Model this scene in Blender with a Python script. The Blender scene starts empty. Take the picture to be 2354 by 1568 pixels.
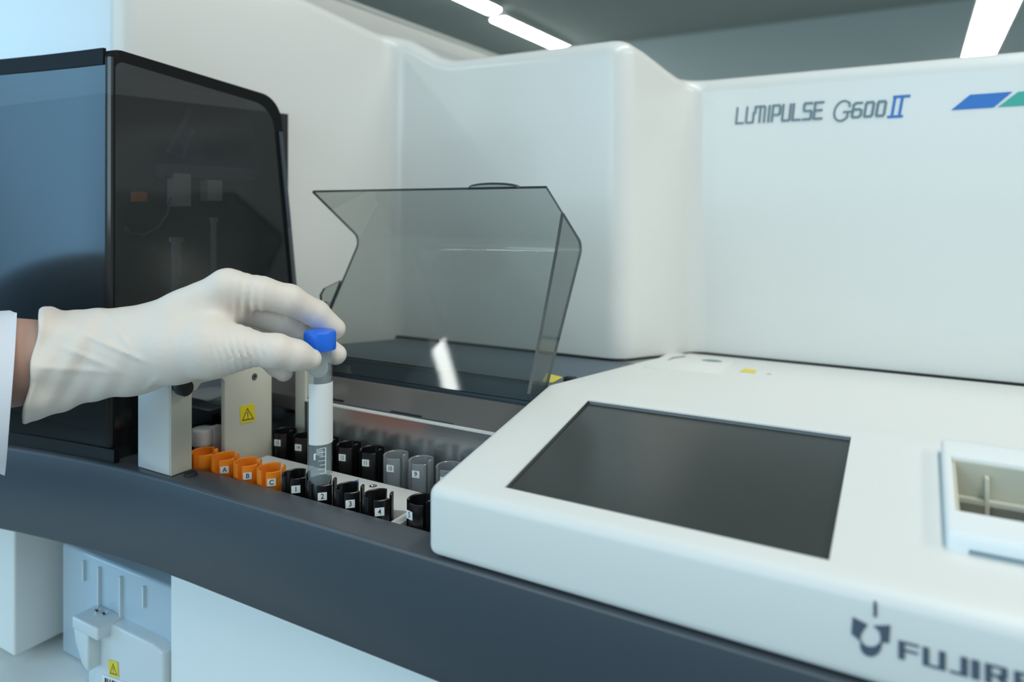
import bpy, bmesh, math, random
import numpy as np
from mathutils import Vector, Matrix, noise

S = bpy.context.scene
COL = S.collection
# ---------------------------------------------------------------- camera, world, lights, exposure
F = 1640.0; CX = 1177.0; HY = 485.0          # focal length in pixels (2354 wide), horizon row
YAW = math.radians(29.7); s_ = math.sin(YAW); c_ = math.cos(YAW)
cam_d = bpy.data.cameras.new('camera'); cam = bpy.data.objects.new('camera', cam_d); COL.objects.link(cam)
cam.location = (0, 0, 0); cam.rotation_euler = (math.pi/2, 0, YAW)
cam_d.sensor_width = 36.0; cam_d.lens = F/2354*36.0; cam_d.shift_y = -(784-HY)/2354
cam_d.clip_start = .02; cam_d.clip_end = 60
cam_d.dof.use_dof = True; cam_d.dof.focus_distance = .475; cam_d.dof.aperture_fstop = 5.0
S.camera = cam
S.view_settings.view_transform = 'Standard'; S.view_settings.look = 'None'
S.view_settings.gamma = 1.0; S.view_settings.use_curve_mapping = False
S.view_settings.exposure = 0.3
w = bpy.data.worlds.new('daylight'); S.world = w; w.use_nodes = True
bg = w.node_tree.nodes['Background']; bg.inputs[0].default_value = (.78, .86, .87, 1); bg.inputs[1].default_value = .50

def area(name, loc, target, size, power, color):
    l = bpy.data.lights.new(name, 'AREA'); l.shape = 'RECTANGLE'; l.size, l.size_y = size; l.energy = power; l.color = color
    o = bpy.data.objects.new(name, l); COL.objects.link(o); o.location = loc
    o.rotation_euler = (Vector(target)-Vector(loc)).to_track_quat('-Z', 'Y').to_euler(); return o
area('added_blue_light', (-3.745, -1.47, .35), (-.2, .32, 0), (2.2, 1.9), 47, (.29, .64, 1.0))  # assumed blue source, no window built; placed to mirror in the smoked cover
area('added_blue_light', (-.8, -3.2, .85), (-.2, .6, 0), (3.2, 1.5), 40, (.58, .85, 1.0))  # added bluish fill from the front for the walls, no window built
area('added_overhead_light', (.5, .2, 1.48), (.5, .2, 0), (.30, 2.4), 18, (1.0, 1.0, .95))  # added unseen light under the ceiling, no lamp body here
area('added_overhead_light', (2.2, .6, 1.48), (2.2, .6, 0), (.30, 2.4), 24, (1.0, 1.0, .92))  # second added overhead light, out of view on the right

# ---------------------------------------------------------------- camera geometry helpers (photograph pixel -> point of the room)
def P(u, v, d):
    lat = (u-CX)/F*d
    return Vector((c_*lat - s_*d, s_*lat + c_*d, (HY-v)/F*d))
def onX(u, v, X): return P(u, v, X/(c_*(u-CX)/F - s_))
def onY(u, v, Y): return P(u, v, Y/(s_*(u-CX)/F + c_))
def onZ(u, v, Z): return P(u, v, Z*F/(HY-v))
def onSlope(u, v, y0, z0, m):                 # plane z = z0 + m (y - y0)
    a = (HY-v)/F; b = s_*(u-CX)/F + c_
    return P(u, v, (z0 - m*y0)/(a - m*b))

# ---------------------------------------------------------------- materials
MATS = {}
def mat(name, col, rough=.4, metal=0, coat=0, spec=.5, bump=0, bscale=200, emit=None, estr=0, sss=0, var=0, vscale=8):
    m = bpy.data.materials.new(name); m.use_nodes = True; nt = m.node_tree; b = nt.nodes['Principled BSDF']
    b.inputs['Base Color'].default_value = (*col, 1); b.inputs['Roughness'].default_value = rough
    b.inputs['Metallic'].default_value = metal; b.inputs['Coat Weight'].default_value = coat
    b.inputs['Coat Roughness'].default_value = .12
    b.inputs['Specular IOR Level'].default_value = spec
    if sss: b.inputs['Subsurface Weight'].default_value = sss; b.inputs['Subsurface Radius'].default_value = (.006, .004, .003); b.inputs['Subsurface Scale'].default_value = 1
    if emit: b.inputs['Emission Color'].default_value = (*emit, 1); b.inputs['Emission Strength'].default_value = estr
    tc = None
    if bump or var:
        tc = nt.nodes.new('ShaderNodeTexCoord')
    if bump:
        n = nt.nodes.new('ShaderNodeTexNoise'); n.inputs['Scale'].default_value = bscale; n.inputs['Detail'].default_value = 4
        nt.links.new(tc.outputs['Object'], n.inputs['Vector'])
        bp = nt.nodes.new('ShaderNodeBump'); bp.inputs['Strength'].default_value = bump; bp.inputs['Distance'].default_value = .001
        nt.links.new(n.outputs['Fac'], bp.inputs['Height']); nt.links.new(bp.outputs['Normal'], b.inputs['Normal'])
    if var:
        n = nt.nodes.new('ShaderNodeTexNoise'); n.inputs['Scale'].default_value = vscale; n.inputs['Detail'].default_value = 5
        nt.links.new(tc.outputs['Object'], n.inputs['Vector'])
        r = nt.nodes.new('ShaderNodeMapRange'); r.inputs['To Min'].default_value = 1-var; r.inputs['To Max'].default_value = 1+var
        nt.links.new(n.outputs['Fac'], r.inputs['Value'])
        x = nt.nodes.new('ShaderNodeVectorMath'); x.operation = 'SCALE'; x.inputs[0].default_value = col
        nt.links.new(r.outputs['Result'], x.inputs['Scale']); nt.links.new(x.outputs['Vector'], b.inputs['Base Color'])
    MATS[name] = m; return m
def sheet(name, tint, gloss=.05, rough=.02, diffuse=None, dfac=0, ior=1.5):
    """thin clear plastic: tinted see-through mixed with a fresnel reflection and optionally some milky scatter"""
    m = bpy.data.materials.new(name); m.use_nodes = True; nt = m.node_tree; N = nt.nodes; L = nt.links
    N.remove(N['Principled BSDF']); out = N['Material Output']
    t = N.new('ShaderNodeBsdfTransparent'); t.inputs[0].default_value = (*tint, 1)
    body = t.outputs[0]
    if diffuse:
        df = N.new('ShaderNodeBsdfDiffuse'); df.inputs[0].default_value = (*diffuse, 1)
        mx = N.new('ShaderNodeMixShader'); mx.inputs[0].default_value = dfac
        L.new(body, mx.inputs[1]); L.new(df.outputs[0], mx.inputs[2]); body = mx.outputs[0]
    g = N.new('ShaderNodeBsdfGlossy'); g.inputs['Roughness'].default_value = rough
    lw = N.new('ShaderNodeFresnel'); lw.inputs[0].default_value = ior
    geo = N.new('ShaderNodeNewGeometry'); inv = N.new('ShaderNodeMath'); inv.operation = 'SUBTRACT'; inv.inputs[0].default_value = 1; L.new(geo.outputs['Backfacing'], inv.inputs[1])
    mu = N.new('ShaderNodeMath'); mu.operation = 'MULTIPLY'; L.new(lw.outputs[0], mu.inputs[0]); L.new(inv.outputs[0], mu.inputs[1])     # reflection on the outer skin only
    m2 = N.new('ShaderNodeMixShader'); L.new(mu.outputs[0], m2.inputs[0]); L.new(body, m2.inputs[1]); L.new(g.outputs[0], m2.inputs[2])
    L.new(m2.outputs[0], out.inputs[0]); MATS[name] = m; return m
white = mat('white_enamel', (.76, .775, .755), .32, coat=.25, bump=.03, bscale=900)
conw = mat('console_white', (.78, .79, .765), .38, bump=.05, bscale=1200)
basew = mat('base_white', (.79, .83, .82), .45)
cream = mat('cream_paint', (.62, .62, .53), .45, bump=.04, bscale=900)
slate = mat('slate_plastic', (.042, .060, .078), .38, bump=.04, bscale=1500)
slate_lit = mat('slate_lit_tone', (.075, .085, .098), .33)  # same slate, with the light on its top faces put into the colour
slate2 = mat('slate_inner', (.09, .125, .16), .5)
black = mat('black_plastic', (.006, .006, .007), .28)
blackm = mat('black_rubber', (.010, .011, .012), .55)
darkg = mat('dark_grey_sheet', (.12, .115, .11), .18)
steel = mat('brushed_steel', (.50, .52, .53), .22, metal=.85, bump=.03, bscale=500)
chrome = mat('chrome', (.75, .75, .74), .12, metal=1)
deckw = mat('deck_white', (.74, .745, .73), .4)
orange = mat('orange_plastic', (1.0, .27, .010), .4, sss=.1)
paper = mat('paper_label', (.80, .83, .83), .5)
ink = mat('ink', (.03, .035, .05), .6)
yellow = mat('yellow_label', (.80, .66, .02), .45)
bluep = mat('blue_cap', (.006, .16, .86), .38, sss=.05)
printg = mat('grey_print', (.16, .235, .28), .5)
printb = mat('blue_print', (.03, .18, .58), .5)
printgr = mat('green_print', (.05, .42, .36), .5)
logo = mat('logo_print', (.075, .105, .15), .5)
screen = mat('dark_screen', (.050, .056, .054), .22, spec=.6, var=.12, vscale=14)
hatch = mat('hatch_white', (.84, .87, .87), .35)
beige = mat('beige_inner', (.55, .54, .44), .5)
glove = mat('latex_glove', (.78, .72, .66), .52, sss=.18, bump=.22, bscale=260, var=.04, vscale=40)
skin = mat('skin', (.56, .36, .29), .5, sss=.2, bump=.1, bscale=300, var=.06, vscale=50)
cloth = mat('white_cotton', (.74, .77, .84), .85, bump=.3, bscale=1500)
wallm = mat('wall_paint', (.48, .54, .52), .8, var=.04, vscale=.6)
ceilm = mat('ceiling_paint', (.34, .38, .36), .85, var=.04, vscale=.5)
floorm = mat('floor_vinyl', (.30, .33, .33), .35, var=.06, vscale=3)
lampm = mat('lamp_diffuser', (.9, .9, .88), .5, emit=(.95, 1, .96), estr=20)
lampb = mat('lamp_body', (.7, .72, .7), .5)
greyc = sheet('grey_clear_cup', (.55, .58, .60), rough=.08, diffuse=(.34, .37, .39), dfac=.62)
smoke = sheet('smoke_lid', (.79, .815, .805), rough=.035, diffuse=(.20, .22, .215), dfac=.05)
smoke_edge = mat('smoke_edge', (.035, .045, .05), .25)
mattb = mat('matt_black', (.006, .007, .008), .6, spec=.15)
dsmoke = sheet('dark_smoke_cover', (.30, .31, .31), rough=.13, diffuse=(.012, .014, .015), dfac=.30, ior=1.62)
clear = sheet('clear_tube', (.95, .975, .98), rough=.05, diffuse=(.70, .78, .80), dfac=.11)
liquid = sheet('clear_liquid', (.90, .95, .96), rough=.03, diffuse=(.5, .6, .64), dfac=.06, ior=1.2)
milky = sheet('milky_plastic', (.72, .82, .88), rough=.18, diffuse=(.62, .78, .90), dfac=.72)
milkyb = sheet('milky_plastic_box', (.72, .82, .86), rough=.18, diffuse=(.74, .84, .88), dfac=.85)
mark = mat('tube_print', (.86, .9, .9), .5)

# ---------------------------------------------------------------- mesh helpers
class MB:
    def __init__(self): self.v = []; self.f = []; self.m = []
    def add(self, vs, fs, mi=0):
        o = len(self.v); self.v += [tuple(x) for x in vs]
        for f in fs: self.f.append([i+o for i in f]); self.m.append(mi)
        return self
    def box(self, x0, x1, y0, y1, z0, z1, mi=0):
        vs = [(x, y, z) for x in (x0, x1) for y in (y0, y1) for z in (z0, z1)]
        return self.add(vs, [(0,1,3,2),(4,6,7,5),(0,4,5,1),(2,3,7,6),(0,2,6,4),(1,5,7,3)], mi)
    def loft(self, rings, closed=True, cap=True, mi=0):
        n = len(rings[0]); vs = [p for r in rings for p in r]; fs = []
        for i in range(len(rings)-1):
            for j in range(n if closed else n-1):
                k = (j+1) % n
                fs.append((i*n+j, i*n+k, (i+1)*n+k, (i+1)*n+j))
        if cap: fs.append(tuple(range(n-1, -1, -1))); fs.append(tuple(range((len(rings)-1)*n, len(rings)*n)))
        return self.add(vs, fs, mi)
    def prism(self, poly, off, mi=0):            # poly: list of 3-D points, off: extrusion vector
        off = Vector(off); a = [Vector(p) for p in poly]; return self.loft([a, [p+off for p in a]], mi=mi)
    def lathe(self, prof, c, axis='z', seg=32, cap=True, mi=0):
        rings = []
        for r, h in prof:
            ring = []
            for k in range(seg):
                a = 2*math.pi*k/seg; x, y = r*math.cos(a), r*math.sin(a)
                p = {'z': (x, y, h), 'x': (h, x, y), 'y': (y, h, x)}[axis]
                ring.append(Vector(c)+Vector(p))
            rings.append(ring)
        return self.loft(rings, cap=cap, mi=mi)
    def tube(self, pts, r, seg=10, mi=0):
        rings = []; pts = [Vector(p) for p in pts]
        for i, p in enumerate(pts):
            t = (pts[min(i+1, len(pts)-1)]-pts[max(i-1, 0)]).normalized()
            a = t.orthogonal().normalized() if i == 0 else (rings_a - t*rings_a.dot(t)).normalized()
            rings_a = a; b = t.cross(a); rr = r[i] if isinstance(r, (list, tuple)) else r
            rings.append([p+a*rr*math.cos(2*math.pi*k/seg)+b*rr*math.sin(2*math.pi*k/seg) for k in range(seg)])
        return self.loft(rings, mi=mi)
def obj(name, mb, mats, parent=None, bevel=0, seg=3, smooth=True, angle=40, fix=True):
    me = bpy.data.meshes.new(name); me.from_pydata(mb.v, [], mb.f)
    mats = mats if isinstance(mats, (list, tuple)) else [mats]
    for m in mats: me.materials.append(m)
    me.polygons.foreach_set('material_index', mb.m)
    if fix:
        bm = bmesh.new(); bm.from_mesh(me); bmesh.ops.recalc_face_normals(bm, faces=bm.faces); bm.to_mesh(me); bm.free()
    o = bpy.data.objects.new(name, me); COL.objects.link(o)
    if parent: o.parent = parent
    if bevel:
        b = o.modifiers.new('bevel', 'BEVEL'); b.width = bevel; b.segments = seg; b.limit_method = 'ANGLE'; b.angle_limit = math.radians(30)
        bake(o)
    if smooth: me = o.data; me.shade_smooth(); me.set_sharp_from_angle(angle=math.radians(angle))
    return o
def bake(o):
    dg = bpy.context.evaluated_depsgraph_get(); me = bpy.data.meshes.new_from_object(o.evaluated_get(dg))
    old = o.data; o.modifiers.clear(); o.data = me; bpy.data.meshes.remove(old)
def cut(o, mb):
    me = bpy.data.meshes.new('cutter'); me.from_pydata(mb.v, [], mb.f)
    bm = bmesh.new(); bm.from_mesh(me); bmesh.ops.recalc_face_normals(bm, faces=bm.faces); bm.to_mesh(me); bm.free()
    k = bpy.data.objects.new('cutter', me); COL.objects.link(k)
    m = o.modifiers.new('cut', 'BOOLEAN'); m.object = k; m.operation = 'DIFFERENCE'; m.solver = 'EXACT'
    bpy.context.view_layer.update(); bake(o); bpy.data.objects.remove(k); bpy.data.meshes.remove(me)
    o.data.shade_smooth(); o.data.set_sharp_from_angle(angle=math.radians(35))
def tag(o, label=None, cat=None, group=None, kind=None):
    for k, val in (('label', label), ('category', cat), ('group', group), ('kind', kind)):
        if val: o[k] = val
    return o
def empty(name, loc, label, cat, group=None):
    o = bpy.data.objects.new(name, None); COL.objects.link(o); o.location = loc; o.empty_display_size = .02
    return tag(o, label, cat, group)
def shift(mb, loc):
    mb.v = [tuple(Vector(p)-Vector(loc)) for p in mb.v]; return mb
def text_mesh(body, size, shear=0):
    cu = bpy.data.curves.new('lettering', 'FONT'); cu.body = body; cu.size = size; cu.align_x = 'CENTER'; cu.align_y = 'CENTER'; cu.shear = shear
    cu.extrude = .00004; cu.offset = size*.012
    o = bpy.data.objects.new('lettering', cu); COL.objects.link(o)
    me = bpy.data.meshes.new_from_object(o.evaluated_get(bpy.context.evaluated_depsgraph_get()))
    bpy.data.objects.remove(o); bpy.data.curves.remove(cu); return me
def fillet(pts, rads, n=8):
    out = []
    for i, p in enumerate(pts):
        p = Vector(p)
        if i in (0, len(pts)-1) or not rads[i]: out.append((p, i)); continue
        a = (Vector(pts[i-1])-p); b = (Vector(pts[i+1])-p); la, lb = a.length, b.length; a.normalize(); b.normalize()
        th = a.angle(b); t = min(rads[i]/math.tan(th/2), la*.48, lb*.48); r = t*math.tan(th/2)
        c = p+(a+b).normalized()*(r/math.sin(th/2)); v0 = p+a*t-c; v1 = p+b*t-c
        for k in range(n+1):
            f = k/n; ang = v0.angle(v1); q = (v0*math.sin((1-f)*ang)+v1*math.sin(f*ang))/math.sin(ang); out.append((c+q, i))
    return out
def warning_sticker(name, parent, corner_pts, push):
    """yellow label with a black-outlined warning triangle and exclamation mark; corner_pts TL,TR,BR,BL"""
    tl, tr, br, bl = [Vector(p) for p in corner_pts]; push = Vector(push)
    def q(x, y): return (tl*(1-x)*(1-y)+tr*x*(1-y)+br*x*y+bl*(1-x)*y)
    mb = MB(); mb.prism([q(0,0), q(1,0), q(1,1), q(0,1)], push)
    def tri(k): cx, cy = .5, .60; return [(cx, cy-.44*k), (cx+.42*k, cy+.26*k), (cx-.42*k, cy+.26*k)]
    o3, i3 = tri(1), tri(.80)
    for j in range(3):
        k = (j+1) % 3; mb.prism([q(*o3[j])+push, q(*o3[k])+push, q(*i3[k])+push, q(*i3[j])+push], push*.4, 1)
    mb.prism([q(.47,.40)+push, q(.53,.40)+push, q(.52,.66)+push, q(.48,.66)+push], push*.4, 1)
    mb.prism([q(.47,.71)+push, q(.53,.71)+push, q(.53,.77)+push, q(.47,.77)+push], push*.4, 1)
    return obj(name, mb, [yellow, ink], parent, smooth=False)

# ---------------------------------------------------------------- the room
FLOOR = -1.15; CEIL = 1.5
def struct(name, mb, m): return tag(obj(name, mb, m, smooth=False), kind='structure')
struct('floor', MB().box(-5, 5, -5, 6.2, FLOOR-.1, FLOOR), floorm)
struct('ceiling', MB().box(-5, 5, -5, 6.2, CEIL, CEIL+.1), ceilm)
struct('wall_back', MB().box(-5, 5, 6.0, 6.2, FLOOR, CEIL), wallm)
struct('wall_left', MB().box(-5.2, -5, -5, 6.2, FLOOR, CEIL), wallm)
def lamp(name, x, y0, y1, z, wd, label, wires=False):
    t = empty(name, (x, (y0+y1)/2, z), label, 'lamp', 'strip lights'); h = (y1-y0)/2
    obj('lamp_housing', MB().box(-wd/2-.01, wd/2+.01, -h-.01, h+.01, .012, .05), lampb, t, bevel=.004)
    prof = [(wd/2*math.cos(a), -.02*math.sin(a)) for a in [math.pi*k/8 for k in range(9)]]
    mb = MB(); mb.loft([[(px, yy, pz+.012) for px, pz in prof] for yy in (-h, h)]); obj('diffuser', mb, lampm, t)
    if wires:
        for yy in (-h*.7, h*.7): obj('suspension_wire', MB().tube([(0, yy, .05), (0, yy, CEIL-z)], .002, 6), lampb, t)
lamp('ceiling_light', -2.78, 4.66, 5.88, CEIL-.05, .13, 'white strip light on the grey ceiling, the longer streak left of the rounded tower top')
lamp('ceiling_light', -2.70, 3.25, 4.45, CEIL-.05, .13, 'white strip light on the ceiling cut off by the top edge of the picture')
lamp('ceiling_light', -1.737, -2.1, -.70, CEIL-.05, .075, 'ceiling strip light mirrored as a white streak in the smoked lid')
lamp('pendant_light', .33, 3.0, 5.6, .98, .165, 'white linear lamp hanging above the right end of the analyzer', True)

# ---------------------------------------------------------------- the analyzer
AN = empty('laboratory_analyzer', (0, .6, FLOOR), 'white and slate laboratory analyzer with smoked covers, open lid and touchscreen console', 'analyzer')
AO = Vector((0, .6, FLOOR))
def part(name, mb, m, parent=None, **k):
    """part of the analyzer given in room coordinates"""
    return obj(name, shift(mb, AO), m, parent or AN, **k)

# upper body: a plan line with rounded corners swept up, its top edge rolled over
plan = [(-1.15, .335, 0), (-.80, .352, 0), (-.592, .365, 0), (-.536, .66, 0), (-.250, .66, 0), (-.2165, .779, 0), (1.0, .779, 0)]
rad = [0, .2, .022, .022, .026, .022, 0]
pth = [p for p, i in fillet(plan, rad, 10)]
dense = []
for a, b in zip(pth[:-1], pth[1:]):
    n = max(1, int((b-a).length/.02)); dense += [a.lerp(b, k/n) for k in range(n)]
dense.append(pth[-1])
def ss(x, a, b): t = max(0, min(1, (x-a)/(b-a))); return t*t*(3-2*t)
def ztop(p):
    x, y = p.x, p.y
    if x < -.545 or (y < .63 and x < -.5): return .262-.19*(max(y, .36)-.36)
    if y < .665 and x < -.30: return .171+.038*(1-ss(x, -.545, -.455))
    return .171-.0265*ss(y, .665, .785)
rings = []
for i, p in enumerate(dense):
    t = (dense[min(i+1, len(dense)-1)]-dense[max(i-1, 0)]).normalized(); nrm = Vector((t.y, -t.x, 0))   # towards the room
    zt = ztop(p); r = .016; ring = [p.to_tuple()[:2]+(-.165,), p.to_tuple()[:2]+(-.14,)]
    for k in range(5): zz = -.14+(zt-r+.14)*k/4; ring.append((p.x, p.y, zz))
    for k in range(1, 7):
        a = math.pi/2*k/6; q = p-nrm*r*(1-math.cos(a)); ring.append((q.x, q.y, zt-r+r*math.sin(a)))
    ring.append((p.x-nrm.x*.03, max(p.y-nrm.y*.03, p.y) + .004, zt)); ring.append((p.x-nrm.x*.03, 1.05, zt)); ring.append((p.x-nrm.x*.03, 1.05, -.165))
    rings.append(ring)
mb = MB(); mb.loft(rings); upper = part('upper_body', mb, white, angle=60)

# lettering on the right-hand wall
YW = .779-.0004
def wall_strokes(name, strokes, wid, m, parent, u0, v0, uw, vh, lean=0):
    """flat strokes on the wall: glyph unit coordinates -> wall; (x right, y up)"""
    a = onY(u0, v0, .779); b = onY(u0+uw, v0, .779); h = vh*a.y/(s_*(u0-CX)/F+c_)/F
    mb = MB()
    def Q(x, y): return Vector((a.x+(b.x-a.x)*x+lean*h*y, YW, a.z+h*y))
    lay = 0
    for st in strokes:
        for (x0, y0), (x1, y1) in zip(st[:-1], st[1:]):
            lay += 1
            p, q = Q(x0, y0), Q(x1, y1); d = (q-p)
            if d.length < 1e-7: continue
            d.normalize(); n = Vector((-d.z, 0, d.x))*wid/2; e = d*wid*.42
            mb.prism([p-e+n, q+e+n, q+e-n, p-e-n], (0, -.0003-.00002*lay, 0))
    return part(name, mb, m, parent, smooth=False)
def letters(word, adv=1.0):
    G = {'L': [[(.1,1),(.1,0),(.8,0)]], 'U': [[(.1,1),(.1,.06),(.18,0),(.72,0),(.8,.06),(.8,1)]],
         'u': [[(.1,1),(.1,.06),(.18,0),(.75,0),(.8,.06),(.8,.62)]],
         'm': [[(.02,1),(.80,1),(.9,.92),(.9,0)],[(.45,1),(.45,0)],[(-.06,.62),(-.06,1),(.05,1)]],
         'I': [[(.25,1),(.25,0)]], 'P': [[(.1,0),(.1,1),(.7,1),(.8,.9),(.8,.5),(.7,.4),(.1,.4)]],
         'S': [[(.8,1),(.18,1),(.1,.92),(.1,.6),(.18,.52),(.72,.52),(.8,.44),(.8,.08),(.72,0),(.08,0)]],
         'E': [[(.85,1),(.1,1),(.1,0),(.82,0)],[(.1,.52),(.75,.52)]]}
    wd = {'I': .5, 'm': 1.08}; x = 0; st = []; tot = sum(wd.get(ch, 1.0) for ch in word)
    for ch in word:
        for g in G[ch]: st.append([((x+px)/tot, py) for px, py in g])
        x += wd.get(ch, 1.0)
    return st
wall_strokes('model_lettering', letters('LumIPULSE'.replace('um', 'um')), .0021, printg, upper, 1690, 284, 203, 35, .10)
def rr0(x, w): return [[(x+.1*w,1),(x+.8*w,1),(x+.95*w,.88),(x+.95*w,.12),(x+.8*w,0),(x+.1*w,0),(x,.12),(x,.88),(x+.1*w,1)]]
six = [[(.24,1),(.06,1),(0,.88),(0,.1),(.04,0),(.2,0),(.26,.1),(.26,.45),(.2,.55),(0,.55)]]
wall_strokes('model_lettering', six+rr0(.38, .24)+rr0(.74, .24), .0023, printg, upper, 1958, 270, 76, 32, .16)
gpts = [(math.cos(a)*.5+.5, math.sin(a)*.5+.5) for a in [math.radians(x) for x in range(48, 318, 12)]]
wall_strokes('model_lettering', [gpts+[(.88,.16),(.88,.44)], [(.62,.44),(1.06,.44)], [(.86,.9),(.92,.72)]], .0018, printg, upper, 1914, 279, 36, 45, .18)
wall_strokes('model_lettering', [[(0,0),(.62,0)],[(.12,1),(.80,1)],[(.16,0),(.16,1)],[(.50,0),(.50,1)]], .0024, printb, upper, 2042, 269, 50, 45, .16)
def wall_quad(name, px, m):
    mb = MB(); mb.prism([onY(u, v, YW) for u, v in px], (0, -.0004, 0)); part(name, mb, m, upper, smooth=False)
wall_quad('blue_stripe', [(2187, 253), (2230, 218), (2327, 211), (2284, 247)], printb)
wall_quad('green_stripe', [(2294, 246), (2341, 211), (2440, 204), (2395, 240)], printgr)

# slate band (front edge of the machine), bowed forward at the left
def yh(x):
    if x > -.45: return .314
    t = -.45-x; return .314-.62*t*t/(1+1.4*t)-.02*t
xs = [1.0]+[.9-.1*k for k in range(13)]+[-.38-.03*k for k in range(25)]
rings = []
for x in xs:
    y = yh(x)
    prof = [(y+.0022, -.188), (y+.0006, -.1886), (y, -.1902), (y+.001, -.254), (y+.003, -.256), (y+.0255, -.256), (y+.026, -.190), (y+.025, -.1882)]
    rings.append([(x, a, b) for a, b in prof])
mb = MB(); mb.loft(rings)
for i, f in enumerate(mb.f):
    zz = [mb.v[k][2] for k in f]
    if min(zz) > -.1905: mb.m[i] = 1  # top faces painted in the lighter, lit slate
part('front_band', mb, [slate, slate_lit], angle=50)
# the slate shelf left of the sample well, under the smoked cover
mb = MB(); mb.prism([(x, yh(x)+.02, -.1885) for x in (-.497, -.56, -.64, -.72, -.80, -1.0, -1.10)]+[(-1.10, .62, -.1885), (-.497, .62, -.1885)], (0, 0, -.015))
part('side_shelf', mb, slate_lit, smooth=False)

# lower cabinet
part('base_cabinet', MB().box(-.489, 1.0, .338, 1.05, FLOOR+.01, -.236), basew, bevel=.003)
part('left_base_panel', MB().box(-1.10, -.6657, .316, .43, -.378, -.204), basew, bevel=.002)
part('recess_back_panel', MB().box(-1.10, -.485, .43, 1.05, -.40, -.204), basew)
part('recess_shelf', MB().box(-1.10, -.5915, .10, .80, FLOOR+.01, -.385), basew, bevel=.004)

# sample well
part('well_floor', MB().box(-.53, -.232, .336, .433, -.232, -.226), blackm)
mb = MB(); mb.prism([(-.452, .3655, -.195), (-.300, .3655, -.195), (-.282, .372, -.195), (-.276, .3825, -.195), (-.282, .393, -.195), (-.300, .3985, -.195), (-.452, .3985, -.195)], (0, 0, -.03))
deck = part('sample_deck', mb, deckw, bevel=.0008, seg=2)
part('deck_tray', MB().box(-.285, -.232, .337, .3475, -.226, -.1935), deckw)
part('deck_tray', MB().box(-.53, -.4775, .337, .433, -.226, -.197), slate2)
part('deck_tongue', MB().box(-.2872, -.2800, .340, .368, -.200, -.1945), deckw, deck)
c = onZ(858, 1119, -.195); mb = MB(); mb.lathe([(.0028, -.195), (.0028, -.1944), (.0017, -.1944), (.0014, -.1949)], (c.x, c.y, 0), seg=20); part('deck_screw', mb, chrome, deck)
ar = [onZ(u, v, -.1949) for u, v in ((800, 1112), (825, 1103), (818, 1114), (822, 1120))]
mb = MB(); mb.prism(ar, (0, 0, .0004)); part('blue_arrow', mb, printb, deck, smooth=False)
# steel back wall of the well, dark sloping fascia behind it
YT, ZT = .434, -.1585
part('well_back_wall', MB().box(-.448, -.232, YT, YT+.003, -.226, ZT-.001), steel)
part('well_rim', MB().box(-.448, -.232, YT-.0008, YT+.0035, ZT-.001, ZT), deckw)
fa = [(YT+.0036, ZT-.012), (YT+.0036, ZT-.0002), (.4545, -.1422), (.4570, -.1418), (.4570, -.172)]
mb = MB(); mb.prism([(-.53, y, z) for y, z in fa], (.298, 0, 0)); tp = part('fascia', mb, darkg, bevel=.0008)
def onfa(x, t): return Vector((x, YT+.0036+t*(.4555-YT-.0036), ZT-.0002+t*(.0173)))
for xa_, xb_, t0, t1, m_ in ((-.447, -.410, .10, .17, black), (-.36, -.33, .06, .11, blackm), (-.447, -.30, .02, .05, slate)):
    mb = MB(); mb.prism([onfa(xa_, t0), onfa(xb_, t0), onfa(xb_, t1), onfa(xa_, t1)], (0, -.0002, .0003)); part('fascia_slot', mb, m_, tp, smooth=False)
# rear deck below the lid and the black gasket line against the upper body
def zd(y): return -.1292-.098*(y-.468)
mb = MB(); mb.prism([(-.52, y, z) for y, z in ((.4705, -.172), (.4705, zd(.4705)), (.662, zd(.662)), (.662, -.172))], (.2885, 0, 0)); rd = part('rear_deck', mb, slate2, bevel=.001)
mb = MB(); mb.box(-.47, -.245, .4685, .4715, -.1285, -.1265); part('hinge_line', mb, smoke_edge, rd)
def ond(u, v): p = onSlope(u, v, .468, -.1290, -.098); return p
mb = MB(); mb.prism([ond(u, v) for u, v in ((1246, 879), (1256, 859), (1293, 868), (1270, 880))], (0, 0, .0004)); part('yellow_sticker', mb, yellow, rd, smooth=False)
gk = [p for p in dense if -.545 < p.x < .98 and p.y > .655]
mb = MB(); mb.tube([(p.x-.0, p.y-.0015, -.1466-.0082*ss(p.y, .66, .775)) for p in gk], .0013, 8); part('gasket', mb, black)

# console
PY, PZ, PM = .3125, -.149, .1767          # front slope
BM = -.098                                # back slope
YB, ZB = .455, -.149+.1767*(.455-.3125)
prof = [(.3125, -.1865), (.3125, -.149), (YB, ZB), (.655, ZB+BM*(.655-YB)), (.655, -.1865)]
mb = MB(); rg = []
def cback(x): return .655+(.776-.655)*max(0, min(1, (x+.2305)/.018))
rings = []
for x in (-.2315, -.216, -.195, 1.0):
    yb = .655 if x < -.22 else .774
    rings.append([(x, a, b) for a, b in prof[:3]]+[(x, yb, ZB+BM*(yb-YB)), (x, yb, -.1865)])
mb.loft(rings); con = part('console', mb, conw, bevel=.0055, seg=4)
def cs(u, v, up=0): p = onSlope(u, v, PY, PZ, PM); p.z += up; return p
def cb(u, v, up=0): p = onSlope(u, v, YB, ZB, BM); p.z += up; return p
def lshift(pts): return [Vector(p)-AO for p in pts]
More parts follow.
